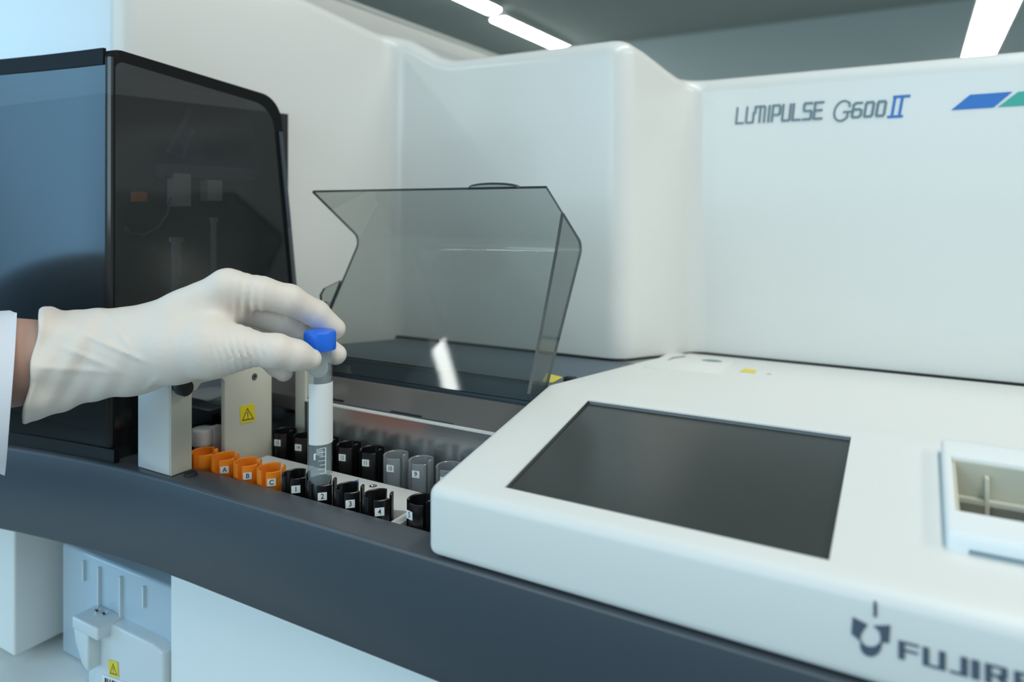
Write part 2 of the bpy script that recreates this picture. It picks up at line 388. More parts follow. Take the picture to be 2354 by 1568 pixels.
# display
sc = [(1352, 920), (1957, 1003), (1906, 1288), (1160, 1120)]
pts = [cs(*q) for q in sc]
k = MB(); k.prism([p+Vector((0, 0, -.0025)) for p in pts], (0, 0, .03)); cut(con, k)
mb = MB(); mb.prism([p+Vector((0, 0, -.0024)) for p in pts], (0, 0, -.001)); mb2 = part('touch_screen', mb, screen, con, smooth=False)
cen = sum(pts, Vector())/4
o1 = [cen+(p-cen)*1.004+Vector((0, 0, .00005)) for p in pts]; i1 = [cen+(p-cen)*.992-Vector((0, 0, .0021)) for p in pts]
mb = MB()
for j in range(4):
    q = (j+1) % 4; mb.add([o1[j], o1[q], i1[q], i1[j]], [(0, 1, 2, 3)])
part('screen_bezel', mb, smoke_edge, con, smooth=False)
# hatch at the right of the console
A = cs(2168, 1040); B = cs(2163, 1262); x0 = .010; x1 = .30; yt = A.y; yb_ = B.y
def zs(y): return PZ+PM*(y-PY)
mb = MB(); hgt = .0075
ring = lambda x, e: [(x, yb_-e, zs(yb_)-.004), (x, yb_-e+.001, zs(yb_)+hgt), (x, yt, zs(yt)+hgt), (x, yt+.001, zs(yt)-.004)]
mb.loft([ring(x0, 0), ring(x1, 0)])
C = onSlope(2178, 1047, PY, PZ+hgt, PM); D = onSlope(2184, 1170, PY, PZ+hgt, PM)
k = MB(); k.prism([(x0+.004, D.y, -.175), (x0+.004, C.y, -.175), (x1-.01, C.y, -.175), (x1-.01, D.y, -.175)], (0, 0, .09))
hf = part('hatch_frame', mb, hatch, con, bevel=.002); cut(hf, k); cut(con, k)
part('hatch_interior', MB().box(x0+.002, x1-.008, D.y-.002, C.y+.004, -.1790, -.1752), beige, con)
mb = MB(); yq = C.y-.0008
mb.box(x0+.0042, x1-.0102, yq-.002, yq+.0007, -.1745, zs(yq)+.0062); mb.prism([(x0+.0041, D.y+.0005, -.1745), (x0+.0041, yq, -.1745), (x0+.0041, yq, zs(yq)+.0060), (x0+.0041, D.y+.0005, zs(D.y)+.0060)], (.0016, 0, 0))
part('hatch_wall', mb, beige, con)
mb = MB(); mb.box(x0+.0062, x1-.02, yq-.0065, yq-.0022, -.1428, -.1398); mb.box(x0+.0175, x0+.0195, yq-.0075, yq-.0022, -.174, -.1285); part('hatch_rail', mb, cream, con, bevel=.0005)
mb = MB(); cx_ = onY(2293, 1180, yq-.02).x; mb.box(cx_, cx_+.06, yq-.032, yq-.0085, -.1750, -.1455); part('hatch_carriage', mb, darkg, con, bevel=.002)
mb = MB(); mb.box(x0+.008, x1-.005, yb_-.0006, yb_+.0018, zs(yb_)+.0008, zs(yb_)+.0018); part('hatch_seam', mb, printg, con)
# access flap with finger recess on the rear slope, sticker, screw
fl = [(1478, 845), (1541, 811), (1692, 833), (1650, 861)]
mb = MB(); mb.prism([cb(*q, up=-.001) for q in fl], (0, 0, .0022)); flap = part('access_flap', mb, conw, con, bevel=.0008, seg=2)
cc = cb(1636, 832, .00125)
k = MB(); k.lathe([(.0105, -.006), (.0105, .01)], cc, seg=28); cut(flap, k)
mb = MB(); mb.lathe([(.0103, -.0010), (.0103, -.0016)], cc, seg=28); part('finger_recess', mb, printg, con)
mb = MB(); mb.prism([cb(u, v, .0012) for u, v in ((1534, 832), (1545, 825), (1576, 821), (1576, 823), (1548, 827))], (0, 0, .0003)); part('flap_slit', mb, smoke_edge, con, smooth=False)
mb = MB(); mb.prism([cb(u, v, .0001) for u, v in ((1700, 855), (1712, 848), (1740, 852), (1735, 859))], (0, 0, .0003)); part('yellow_sticker', mb, yellow, con, smooth=False)
c0 = cb(1768, 861); mb = MB(); mb.lathe([(.0024, -.001), (.0024, .0006), (.001, .0006), (.001, .0002)], c0, seg=18); part('console_screw', mb, chrome, con)
# latch peg behind the console corner
q = ond(1310, 876); q2 = ond(1330, 880); mb = MB(); mb.box(q.x-.004, q.x+.005, q.y-.004, q.y+.003, q.z-.003, q.z+.0035); part('latch', mb, blackm, rd, bevel=.001)
# emblem and lettering on the console front
YF = .3125-.0001
def fx(u, v=1500): return onY(u, v, .3125).x
def frect(mb, u0, u1, z0, z1): mb.box(fx(u0), fx(u1), YF-.0004, YF+.0002, z0, z1)
mb = MB(); zt, zb = -.1652, -.1722; h = zt-zb; th = .00085
frect(mb, 2065, 2080, zb, zt); frect(mb, 2080, 2113, zt-th, zt); frect(mb, 2080, 2110, zb+h*.47, zb+h*.47+th)
frect(mb, 2121, 2136, zb, zt); frect(mb, 2136, 2158, zb, zb+th); frect(mb, 2158, 2174, zb, zt)
frect(mb, 2183, 2208, zb, zb+th); frect(mb, 2208, 2225, zb, zt)
frect(mb, 2233, 2252, zb, zt)
frect(mb, 2264, 2280, zb, zt); frect(mb, 2280, 2302, zt-th, zt); frect(mb, 2280, 2302, zb+h*.42, zb+h*.42+th); frect(mb, 2300, 2316, zb+h*.42, zt); mb.prism([(fx(2288), YF-.0004, zb+h*.46), (fx(2305), YF-.0004, zb+h*.46), (fx(2326), YF-.0004, zb), (fx(2307), YF-.0004, zb)], (0, .0006, 0))
frect(mb, 2331, 2347, zb, zt); frect(mb, 2347, 2382, zt-th, zt); frect(mb, 2347, 2378, zb+h*.47, zb+h*.47+th); frect(mb, 2347, 2382, zb, zb+th)
frect(mb, 2392, 2408, zb, zt); frect(mb, 2408, 2430, zt-th, zt); frect(mb, 2408, 2430, zb, zb+th); frect(mb, 2408, 2430, zb+h*.47, zb+h*.47+th); frect(mb, 2428, 2445, zb, zt)
frect(mb, 2456, 2473, zb, zt)
frect(mb, 2484, 2500, zb, zt); frect(mb, 2500, 2522, zt-th, zt); frect(mb, 2500, 2522, zb, zb+th); frect(mb, 2522, 2538, zb, zt)
part('maker_lettering', mb, logo, con, smooth=False)
mb = MB()
def fpoly(px): mb.prism([onY(u, v, YF) for u, v in px], (0, -.0004, 0))
def arc(cx, cy, rx, ry, a0, a1, n=10): return [(cx+rx*math.cos(math.radians(a0+(a1-a0)*k/n)), cy+ry*math.sin(math.radians(a0+(a1-a0)*k/n))) for k in range(n+1)]
def band(pts_o, pts_i):
    for a, b, c, d in zip(pts_o[:-1], pts_o[1:], pts_i[1:], pts_i[:-1]): fpoly([a, b, c, d])
inner = arc(2002, 1464, 23, 24, 262, 165, 8)
fpoly([(1960, 1418), (1995, 1436), (1984, 1450)]); fpoly([(1960, 1418), (1984, 1450), (1978, 1464), (1957, 1456)]); fpoly([(1957, 1456), (1978, 1464), (1978, 1474)])
fpoly([(2008, 1438), (2047, 1437), (2022, 1452)]); fpoly([(2022, 1452), (2047, 1437), (2044, 1478), (2026, 1476)]); 
band(arc(2002, 1482, 25, 27, 178, 2), arc(2002, 1464, 24, 23, 165, 10))
part('maker_emblem', mb, logo, con, smooth=False)
mb = MB(); xa, xb = fx(2008), fx(2016)
mb.box(xa, xb, YF-.0004, YF+.0002, -.1585, -.1538); ps = [(xa, YF-.0004+.0035*k/4*.0, 0) for k in range(1)]
mb.prism([(xa, YF-.0003, -.1540), (xa, .3140, -.1505), (xa, .3165, -.1487), (xa, .3175, -.1490), (xa, .3145, -.1530)], (xb-xa, 0, 0))
part('index_mark', mb, logo, con, smooth=False)

# smoked lid standing open
K = .85; XL, XR = -.557*K, -.280*K
pr = [(.5405*K, -.1634*K), (.5440*K, -.1579*K), (.549*K, -.150*K)]
fold = fillet([(.549*K, -.150*K, 0), (.6235*K, -.0325*K, 0), (.550*K, .0195*K, 0)], [0, .0095, 0], 8)
fp = [(p.x, p.y) for p, i in fold]
def toward(a, b, d): v = Vector(b)-Vector(a); v.normalize(); return tuple(Vector(a)+v*d)
pr = pr[:2]+[fp[0], toward(fp[0], fp[1], .0012), toward(fp[1], fp[0], .0015)]+fp[1:-1]+[toward(fp[-2], fp[-1], .0015), fp[-1]]
nn = []
for i in range(len(pr)):
    a = Vector(pr[max(i-1, 0)]); b = Vector(pr[min(i+1, len(pr)-1)]); t = (b-a).normalized(); nn.append(Vector((t.y, -t.x)))
TH = .0023
ringp = [(y, z) for y, z in pr]+[(y+n.x*TH, z+n.y*TH) for (y, z), n in reversed(list(zip(pr, nn)))]
mb = MB(); mb.loft([[(x, y, z) for y, z in ringp] for x in (XL, XR)])
npr = len(pr)
for i, f in enumerate(mb.f):
    if len(f) > 4: mb.m[i] = 1
    else:
        idx = sorted({k % (2*npr) for k in f})
        if idx in ([npr-1, npr], [0, 2*npr-1]): mb.m[i] = 1
lid = part('smoked_lid', mb, [smoke, smoke_edge], angle=50)
def plate(name, yz, x, th, m, parent):
    mb = MB(); mb.prism([(x, y, z) for y, z in yz], (th, 0, 0))
    for i, f in enumerate(mb.f):
        if len(f) == 4 and len(yz) != 4: mb.m[i] = 1
    return part(name, mb, m, parent, smooth=False)
fr = [onX(u, v, XR) for u, v in ((1290, 500), (1275, 580), (1243, 750), (1212, 905))]
bk = [(p.x, p.y) for p, i in fold[:-1]]
def topat(y): t = (y-.6235*K)/(.550*K-.6235*K); return K*(-.0325+t*(.0195+.0325))
fy = [(fr[0].y, topat(fr[0].y))]+[(p.y, p.z) for p in fr[1:]]
plate('lid_side', [(.541*K, -.1585*K)]+bk+fy, XR-.0002, .0026, [smoke, smoke_edge], lid)
lf = [onX(u, v, XL) for u, v in ((785, 645), (748, 663), (739, 678), (740, 690), (734, 705), (726, 880))]
plate('lid_side', [(.545*K, -.157*K), (.549*K, -.150*K), (.590*K, -.0855*K)]+[(p.y, p.z) for p in lf], XL-.0024, .0026, [smoke, smoke_edge], lid)
ha, hb = onY(1075, 440, .55*K).x, onY(1195, 438, .55*K).x; tdir = Vector((0, -.0735, .052)).normalized()
mb = MB(); arcp = [Vector(((ha+hb)/2-(hb-ha)/2*math.cos(math.pi*k/16), .550*K, .0195*K))+tdir*.0058*math.sin(math.pi*k/16) for k in range(17)]
mb.prism(arcp, Vector((0, .0012, .0017)))
for i, f in enumerate(mb.f):
    if len(f) == 4: mb.m[i] = 1
part('lid_handle', mb, [smoke, smoke_edge], lid, smooth=False)
mb = MB(); pv = onX(749, 699, XL); mb.lathe([(.0026, -.003), (.0026, .003)], (XL, pv.y, pv.z), 'x', 16); part('hinge_pin', mb, chrome, lid)
mb = MB(); pv = onX(1235, 625, XR-.04)
# smoked cover at the left: thin shell, bowed front, dark border
def yf(x): return yh(x)+.0055
XC = -.526; ZT0 = .1225
sl = [(XC, .0022), (XC-.0006, .0008), (XC-.0020, .0001), (XC-.006, 0)]+[(x, 0) for x in (-.56, -.60, -.64, -.68, -.74, -.82, -.92, -1.05)]
def section(x, e):
    y = yf(x)+e; pl_ = [(y, -.1870, 0), (y+.0005, ZT0, 0), (.478, .1065, 0), (.512, -.187, 0)]
    return [(p.x, p.y) for p, i in fillet(pl_, [0, .006, .026, 0], 8)]
rings = [[(x, y, z) for y, z in section(x, e)] for x, e in sl]
mb = MB(); mb.loft(rings, closed=False, cap=False)
n = len(rings[0])
sec = rings[0]; cy = sum(p[1] for p in sec)/n; cz = sum(p[2] for p in sec)/n
def inset(t): return [(XC, p[1]+(-t if p[1] > cy else .0015), p[2]+(-t if p[2] > .05 else 0)) for p in sec]
i0 = inset(.009); o = len(mb.v)
mb.v += i0
for j in range(n-1): mb.f.append([j, j+1, o+j+1, o+j]); mb.m.append(1)
mb.f.append([o+j for j in range(n)]); mb.m.append(0)
# border faces: the strip nearest the top on the front
for i, f in enumerate(mb.f):
    zz = [mb.v[k][2] for k in f]; xx = [mb.v[k][0] for k in f]
    if max(xx) < XC+1e-6 and min(zz) > .113: mb.m[i] = 1
cov = part('smoked_cover', mb, [dsmoke, mattb], angle=35)
mb = MB(); mb.loft([[(x, y+dy, z) for dy, z in ((-.0012, -.188), (-.0012, -.178), (.003, -.178), (.003, -.188))] for x, y in [(xx, yf(xx)) for xx in (-.520, -.54, -.56, -.60, -.64, -.68, -.74, -.82, -.92, -1.05)]])
part('cover_gasket', mb, black, cov)
mb = MB(); mb.loft([[(x, yf(x)+dy, z) for dy, z in ((-.0005, .1105), (-.0005, .1228), (.002, .1228), (.002, .1105))] for x in (-.533, -.56, -.60, -.64, -.68, -.74, -.82, -.92, -1.05)])
part('cover_border', mb, mattb, cov)
# side rail at the back edge of the cover
mb = MB(); mb.prism([(XC+.0006, .4755, .075), (XC+.0006, .4798, .075), (XC+.0006, .4908, -.015), (XC+.0006, .4865, -.015)], (.0015, 0, 0)); part('cover_rail', mb, slate, cov)
mb = MB(); mb.prism([(XC+.0006, .4865, -.0155), (XC+.0006, .4908, -.0155), (XC+.0006, .5030, -.12), (XC+.0006, .4987, -.12)], (.0015, 0, 0)); part('cover_rail', mb, slate_lit, cov)
# inside the cover: dark liner and the pipetting unit
li = [(-1.04, .356), (-.80, .356), (-.60, .358), (-.566, .52), (-.560, .52), (-.594, .350), (-.80, .346), (-1.04, .346)]
mb = MB(); mb.prism([(x, y, -.186) for x, y in li], (0, 0, .285)); part('inner_liner', mb, blackm)
arm = part('pipetting_arm', MB().box(-.562, -.548, .375, .470, .028, .040), slate2, bevel=.002)
for (u, v0, v1, r) in ((405, 545, 640, .0042), (490, 500, 640, .003)):
    a = onX(u, v0, -.548); mb = MB(); mb.lathe([(r, -.17), (r, a.z-.004), (r*1.5, a.z-.004), (r*1.5, a.z), (r*.5, a.z)], (a.x, a.y, 0), seg=16); part('pipette_column', mb, steel, arm)
for (u0, u1, v0, v1) in ((402, 440, 400, 475), (478, 512, 415, 462)):
    a = onX(u0, v1, -.545); b = onX(u1, v0, -.545); part('valve_block', MB().box(-.556, -.545, a.y, b.y, a.z, b.z), lampb, arm, bevel=.001)
mb = MB(); mb.tube([onX(u, v, -.544) for u, v in ((392, 455), (385, 490), (365, 522), (330, 540), (300, 535), (285, 520))], .0009, 8); part('tubing', mb, greyc, arm)
mb = MB(); mb.tube([onX(u, v, -.547) for u, v in ((438, 250), (415, 300), (385, 350), (420, 360), (445, 300))], .0022, 8); part('cable', mb, slate2, arm)
mb = MB(); a = onX(320, 455, -.545); mb.lathe([(.006, -.003), (.006, .004), (.004, .005)], a, seg=16); part('orange_connector', mb, orange, arm)

# gantry at the left of the sample well
post = part('gantry_post', MB().box(-.498, -.461, .3185, .3355, -.188, -.1195), white, bevel=.0012)
pl_ = [(.335, -.119), (.3597, -.119), (.368, -.1205), (.390, -.1205), (.3985, -.1225), (.4089, -.133), (.4089, -.2015), (.3635, -.2015), (.3635, -.130), (.3605, -.1268), (.343, -.1268), (.339, -.131), (.335, -.131)]
mb = MB(); mb.prism([(-.4635, y, z) for y, z in pl_], (.0045, 0, 0)); gp = part('gantry_plate', mb, cream, bevel=.0006, seg=2)
mb = MB(); mb.prism([(-.4605, y, z) for y, z in [(.3188, -.1875), (.3352, -.1875), (.3352, -.1195), (.3188, -.1195)]], (.0012, 0, 0)); part('side_shade_skin', mb, cream, post)  # added skin: paints the post's right side as turned from the blue light
kb = onX(420, 891, -.452); mb = MB(); mb.lathe([(.0035, -.008), (.0035, -.002), (.0055, -.002), (.0058, .004), (.005, .0052)], (kb.x, kb.y, kb.z), 'x', 24); part('clamp_knob', mb, blackm, post)
sw = onX(585, 866, -.459); mb = MB(); mb.lathe([(.0022, -.0005), (.0022, .0008), (.0013, .0008), (.0011, 0)], sw, 'x', 18); part('plate_screw', mb, chrome, gp)
mb = MB(); mb.lathe([(.0026, -.0005), (.0026, .0003)], sw, 'x', 18); part('screw_rim', mb, black, gp)
warning_sticker('warning_sticker', gp, [p-AO for p in [onX(u, v, -.4589) for u, v in ((551, 934), (584, 928), (586, 968), (553, 974))]], (.0003, 0, 0))
part('rear_post', MB().box(-.4615, -.449, .436, .446, -.20, -.112), cream, bevel=.001)
fd = onZ(438, 1092, -.188); mb = MB(); mb.lathe([(.0045, -.189), (.0045, -.1868), (.0035, -.1855), (.0015, -.185)], (fd.x, fd.y, 0), seg=24); part('rubber_foot', mb, blackm, post)
# reagent bay behind the gantry: slate panel, shelf plates, black racks, white clamp
bay = part('bay_panel', MB().box(-.524, -.516, .338, .50, -.20, -.105), slate2)
part('bay_shelf', MB().box(-.516, -.486, .370, .430, -.158, -.1565), greyc, bay, bevel=.0004)
part('bay_shelf', MB().box(-.516, -.478, .363, .395, -.1475, -.1463), greyc, bay, bevel=.0004)
for k in range(4):
    y = .352+.022*k; part('bay_rack', MB().box(-.516, -.488, y, y+.018, -.196, -.171-.004*(k % 2)), black, bay, bevel=.0012)
part('bay_slot', MB().box(-.516, -.5155, .445, .470, -.150, -.147), black, bay)
q = P(466, 1006, .5520); mb = MB()
mb.lathe([(.0015, .0075), (.0075, .0075), (.0082, .0065), (.0082, -.0045), (.0075, -.0055), (.0060, -.0055), (.0060, -.026), (.0074, -.0265), (.0074, -.040)], (q.x, q.y, q.z), seg=28)
mb.box(q.x+.002, q.x+.0078, q.y+.004, q.y+.0115, q.z-.036, q.z+.0080)
part('tube_clamp', mb, deckw, bay, bevel=.0008)

# ---------------------------------------------------------------- waste box in the recess below the band (a thing of its own)
part('recess_floor', MB().box(-.5912, -.4905, .344, .80, -.50, -.466), basew)
WB = empty('waste_box', (-.56, .37, -.460), 'translucent bluish plastic waste box in the recess under the slate band', 'box')
WO = Vector((-.56, .37, -.460))
def wpart(name, mb, m, parent=None, **k): return obj(name, shift(mb, WO), m, parent or WB, **k)
wpart('back_tank', MB().box(-.648, -.4915, .345, .415, -.384, -.2885), milky, bevel=.003)
for u in (195, 230, 280, 333):
    a = onY(u, 1330, .3445); wpart('tank_rib', MB().box(a.x-.0008, a.x+.0008, .3425, .3452, -.33 if u in (230, 280) else -.312, -.295), milkyb)
bp = MB(); bp.prism([(-.594, .3240, -.327), (-.558, .3240, -.327), (-.558, .3455, -.327), (-.594, .3455, -.327)], (0, 0, -.010))
br = wpart('handle_bracket', bp, milkyb, bevel=.0015)
mb = MB(); mb.prism([(-.594, .3245, -.332), (-.572, .3245, -.332), (-.572, .3245, -.366), (-.581, .3245, -.362), (-.590, .3245, -.348)], (0, .012, 0)); wpart('handle_grip', mb, milkyb, bevel=.0015)
for u, v in ((224, 1406), (240, 1413)):
    a = onZ(u, v, -.327); mb = MB(); mb.lathe([(.0028, -.327), (.0028, -.3258), (.0018, -.3248), (.0002, -.3246)], (a.x, a.y, 0), seg=18); wpart('bracket_screw', mb, chrome)
top = [(-.590, -.46), (-.590, -.372), (-.580, -.368), (-.575, -.340), (-.570, -.332), (-.562, -.3285), (-.505, -.3285), (-.4918, -.3310), (-.4918, -.46)]
mb = MB(); mb.prism([(x, .3345, z) for x, z in top], (0, .020, 0)); fb = wpart('front_tank', mb, milkyb, bevel=.002)
warning_sticker('warning_sticker', WB, [p-WO for p in [onY(u, v, .3342) for u, v in ((250, 1516), (271, 1522), (273, 1558), (252, 1552))]], (0, -.0003, 0))
mb = MB(); mb.prism([onY(u, v, .3341) for u, v in ((235, 1550), (300, 1572), (300, 1620), (236, 1600))], (0, -.0003, 0)); bl_ = wpart('barcode_label', mb, paper, smooth=False)
mb = MB()
for k in range(9):
    u = 241+k*5.5; mb.prism([onY(u+a, 1556+(u-235)*.34+b, .3338) for a, b in ((0, 0), (2.4 if k % 3 else 4, .8), (2.4 if k % 3 else 4, 15), (0, 14.2))], (0, -.0002, 0))
obj('barcode', shift(mb, WO), ink, bl_, smooth=False)

# ---------------------------------------------------------------- sample cups on the conveyor
RC = .0098
def cup_mesh():
    mb = MB()
    def wall(a0, a1, z0, z1, n=10, round_=0):
        rings = []
        for k in range(n+1):
            a = math.radians(a0+(a1-a0)*k/n-90); ca, sa = math.cos(a), math.sin(a); f = k/n
            zt = z1 - round_*(abs(2*f-1)**3)
            rings.append([((RC-.0015)*ca, (RC-.0015)*sa, z0), (RC*ca, RC*sa, z0), (RC*ca, RC*sa, zt-.0004), ((RC-.0004)*ca, (RC-.0004)*sa, zt), ((RC-.0011)*ca, (RC-.0011)*sa, zt), ((RC-.0015)*ca, (RC-.0015)*sa, zt-.0004)])
        mb.loft(rings)
    wall(-16, 46, -.030, 0, 8); wall(58, 84, -.024, .0026, 5, .0012); wall(146, 322, -.026, .0006, 20)
    wall(84, 146, -.030, -.022, 6); wall(46, 58, -.030, -.022, 2); wall(-38, -16, -.030, -.022, 3)
    mb.lathe([(.0002, -.030), (RC-.0004, -.030), (RC-.0004, -.0265), (.0002, -.0265)], (0, 0, 0), seg=28)
    return mb
cupm = {}
def cup(x, y, zr, rot, m, txt, label, lang=6):
    """rot: direction of the number plate, degrees from -Y towards +X"""
    t = empty('tube_holder', (x, y, zr-.030), label, 'holder', 'numbered tube holders'); t.rotation_euler = (0, 0, math.radians(rot))
    if m.name not in cupm:
        o = obj('cup', shift(cup_mesh(), (0, 0, -.030)), m, t, smooth=True, angle=35); cupm[m.name] = o
    else:
        o = cupm[m.name].copy(); COL.objects.link(o); o.parent = t
    if txt:
        a = math.radians(lang)
        R = Matrix.Rotation(a, 4, 'Z'); w_, h_ = .0029, .0025
        mb = MB(); mb.prism([R @ Vector((px, -RC-.00012, .030-.0068+pz)) for px, pz in ((-w_, -h_), (w_, -h_), (w_, h_), (-w_, h_))], R @ Vector((0, -.0003, 0)))
        if lang: pass
        lb = obj('number_label', mb, paper, t, smooth=False)
        me = text_mesh(txt, .0046 if len(txt) < 2 else .0042); me.materials.append(ink)
        for v_ in me.vertices:
            p = v_.co; q = R @ Vector((p.x*(.95 if len(txt) < 2 else .8), -RC-.00046-p.z, .030-.0068+p.y)); v_.co = q
        n_ = bpy.data.objects.new('numeral', me); COL.objects.link(n_); n_.parent = lb
    return t
ZR = -.1800
YFR, YBR = .351, .418
def ax(k): return -.322+.0241*k
FRONT = {'A': 'orange tube holder lettered A, the one nearest the cream gantry plate of the lettered three',
 'B': 'orange tube holder lettered B, middle of the three lettered orange ones', 'C': 'orange tube holder lettered C, touching the first black holder',
 '1': 'black tube holder numbered 1, right beside the last orange holder', '2': 'black tube holder numbered 2 with the blue-capped tube standing in it',
 '3': 'black tube holder numbered 3, just right of the held tube in the front row', '4': 'black tube holder numbered 4 with a white gap on its right'}
BACK = {'9': 'smoky clear grey tube holder numbered 9, between two other grey holders', '10': 'smoky clear grey tube holder numbered 10, beside the last black one of the back row',
 '11': 'black tube holder numbered 11 in the back row, touching the clear grey holders', '12': 'black tube holder numbered 12 in the back row, just right of the held tube',
 '13': 'black tube holder in the back row hidden behind the held tube', '14': 'black tube holder numbered 14 in the back row, just left of the held tube',
 '15': 'black tube holder numbered 15, half behind the cream gantry plate with warning label'}
cup(ax(-6)+.002, YFR-.001, ZR, 43, orange, None, 'orange tube holder with no label showing, beside the white clamp behind the post')
for k, tx in ((-5, 'A'), (-4, 'B'), (-3, 'C')): cup(ax(k), YFR, ZR, 42, orange, tx, FRONT[tx])
for k, tx in ((-2, '1'), (-1, '2'), (0, '3'), (1, '4')): cup(ax(k), YFR, ZR, 39, black, tx, FRONT[tx])
cup(-.2690, .3590, ZR, -8, black, '5', 'black tube holder turned sideways with its label at the left, beside the white console corner', -8)
cup(-.2445, .3690, ZR, 0, black, '6', 'black tube holder almost wholly hidden by the front corner of the white console', 10)
for i, tx in enumerate(('9', '10', '11', '12', '13', '14', '15')):
    cup(-.3140-.0233*i, YBR, ZR-.0012, 8, greyc if tx in ('9', '10') else black, tx, BACK[tx], 4)
cup(-.2895, YBR, ZR-.0012, 8, greyc, '8', 'smoky clear grey tube holder half hidden behind the sloping edge of the white console', 4)

# ---------------------------------------------------------------- sample tube
TC = P(735.5, 900, .476); tx, ty = TC.x, TC.y
def tz(v): return (HY-v)/F*.476
T = empty('sample_tube', (tx, ty, tz(1158)), 'clear conical sample tube with blue screw cap and white label held in gloved fingers', 'tube')
TO = Vector((tx, ty, tz(1158)))
def tp_(name, mb, m, parent=None, **k): return obj(name, shift(mb, TO), m, parent or T, **k)
RT = .0080
mb = MB(); mb.lathe([(.0012, tz(1158)), (.0024, tz(1155)), (RT, tz(1088)), (RT+.0002, tz(800)), (RT-.001, tz(800)), (RT-.001, tz(1086)), (.0018, tz(1152)), (.0004, tz(1154))], (tx, ty, 0), seg=40, cap=False); tp_('tube_body', mb, clear)
mb = MB(); mb.lathe([(.0004, tz(1153)), (.0017, tz(1151)), (RT-.0011, tz(1086)), (RT-.0011, tz(1079)), (.0003, tz(1080))], (tx, ty, 0), seg=32, cap=False); tp_('liquid', mb, liquid)
mb = MB(); pf = [(.0, tz(800)), (.0102, tz(803)), (.0105, tz(800)), (.0105, tz(766)), (.0099, tz(761)), (.0, tz(760))]
segs = 96; rings = []
for r, z in pf[1:]:
    rings.append([(tx+(r-(.00025 if (k % 2 and abs(r-.0105) < 1e-5) else 0))*math.cos(2*math.pi*k/segs), ty+(r-(.00025 if (k % 2 and abs(r-.0105) < 1e-5) else 0))*math.sin(2*math.pi*k/segs), z) for k in range(segs)])
rings[-1] = [(tx+.0003*math.cos(2*math.pi*k/segs), ty+.0003*math.sin(2*math.pi*k/segs), tz(760)) for k in range(segs)]
rings.insert(-1, [(tx+.0097*math.cos(2*math.pi*k/segs), ty+.0097*math.sin(2*math.pi*k/segs), tz(760.2)) for k in range(segs)])
mb.loft(rings); tp_('screw_cap', mb, bluep, angle=35)
camdir = math.atan2(-ty, -tx)
def strip(mb, a0, a1, z0, z1, r=RT+.0004, n=16):
    rg = []
    for k in range(n+1):
        a = camdir+math.radians(a0+(a1-a0)*k/n); ca, sa = math.cos(a), math.sin(a)
        rg.append([(tx+r*ca, ty+r*sa, z0), (tx+r*ca, ty+r*sa, z1), (tx+(r-.0002)*ca, ty+(r-.0002)*sa, z1), (tx+(r-.0002)*ca, ty+(r-.0002)*sa, z0)])
    mb.loft(rg)
mb = MB(); strip(mb, -58, 88, tz(1015), tz(877)); tp_('paper_label', mb, paper)
mb = MB()
for k in range(7):
    z = tz(1022+k*9.5); strip(mb, -8 if k % 2 else -2, 22 if k % 2 else 26, z-.00012, z+.00012, n=6)
strip(mb, 24, 28, tz(1080), tz(1022), n=2)
strip(mb, -28, -20, tz(1048), tz(1034), n=2); strip(mb, -26, -17, tz(1036), tz(1033.5), n=2)
tp_('graduation_marks', mb, mark)

# ---------------------------------------------------------------- the person: gloved hand, wrist and lab-coat sleeve
def cv(u, v, d): return np.array([(u-CX)/F*d, (HY-v)/F*d, d])
def seg(p, a, b, ra, rb):
    ab = b-a; t = np.clip(((p-a) @ ab)/(ab @ ab), 0, 1); return np.linalg.norm(p-(a+t[:, None]*ab), axis=1)-(ra+(rb-ra)*t)
def smin(a, b, k): h = np.maximum(k-np.abs(a-b), 0)/k; return np.minimum(a, b)-h*h*k*.25
def chain(p, js, k=.004):
    D = None
    for (a, b) in zip(js[:-1], js[1:]):
        e = seg(p, cv(*a[:3]), cv(*b[:3]), a[3]/1000, b[3]/1000); D = e if D is None else smin(D, e, k)
    return D
INDEX = [(527, 658, .463, 10.6), (600, 674, .468, 10.6), (664, 689, .476, 9.9), (726, 721, .490, 8.9), (770, 756, .4975, 7.4)]
MIDDLE = [(530, 690, .482, 10.6), (652, 737, .4885, 9.3), (714, 777, .4990, 8.5), (773, 815, .4910, 7.1)]
RING = [(525, 712, .499, 10), (640, 772, .503, 9.0), (700, 813, .507, 8), (732, 846, .4985, 6.9)]
PINKY = [(512, 740, .512, 9), (588, 803, .520, 7.8), (635, 842, .512, 6.8), (653, 857, .507, 6.2)]
THUMB = [(505, 803, .446, 14.5), (560, 800, .4445, 11.0), (635, 807, .446, 10.2), (680, 817, .452, 9.2), (714, 826, .4585, 7.0)]
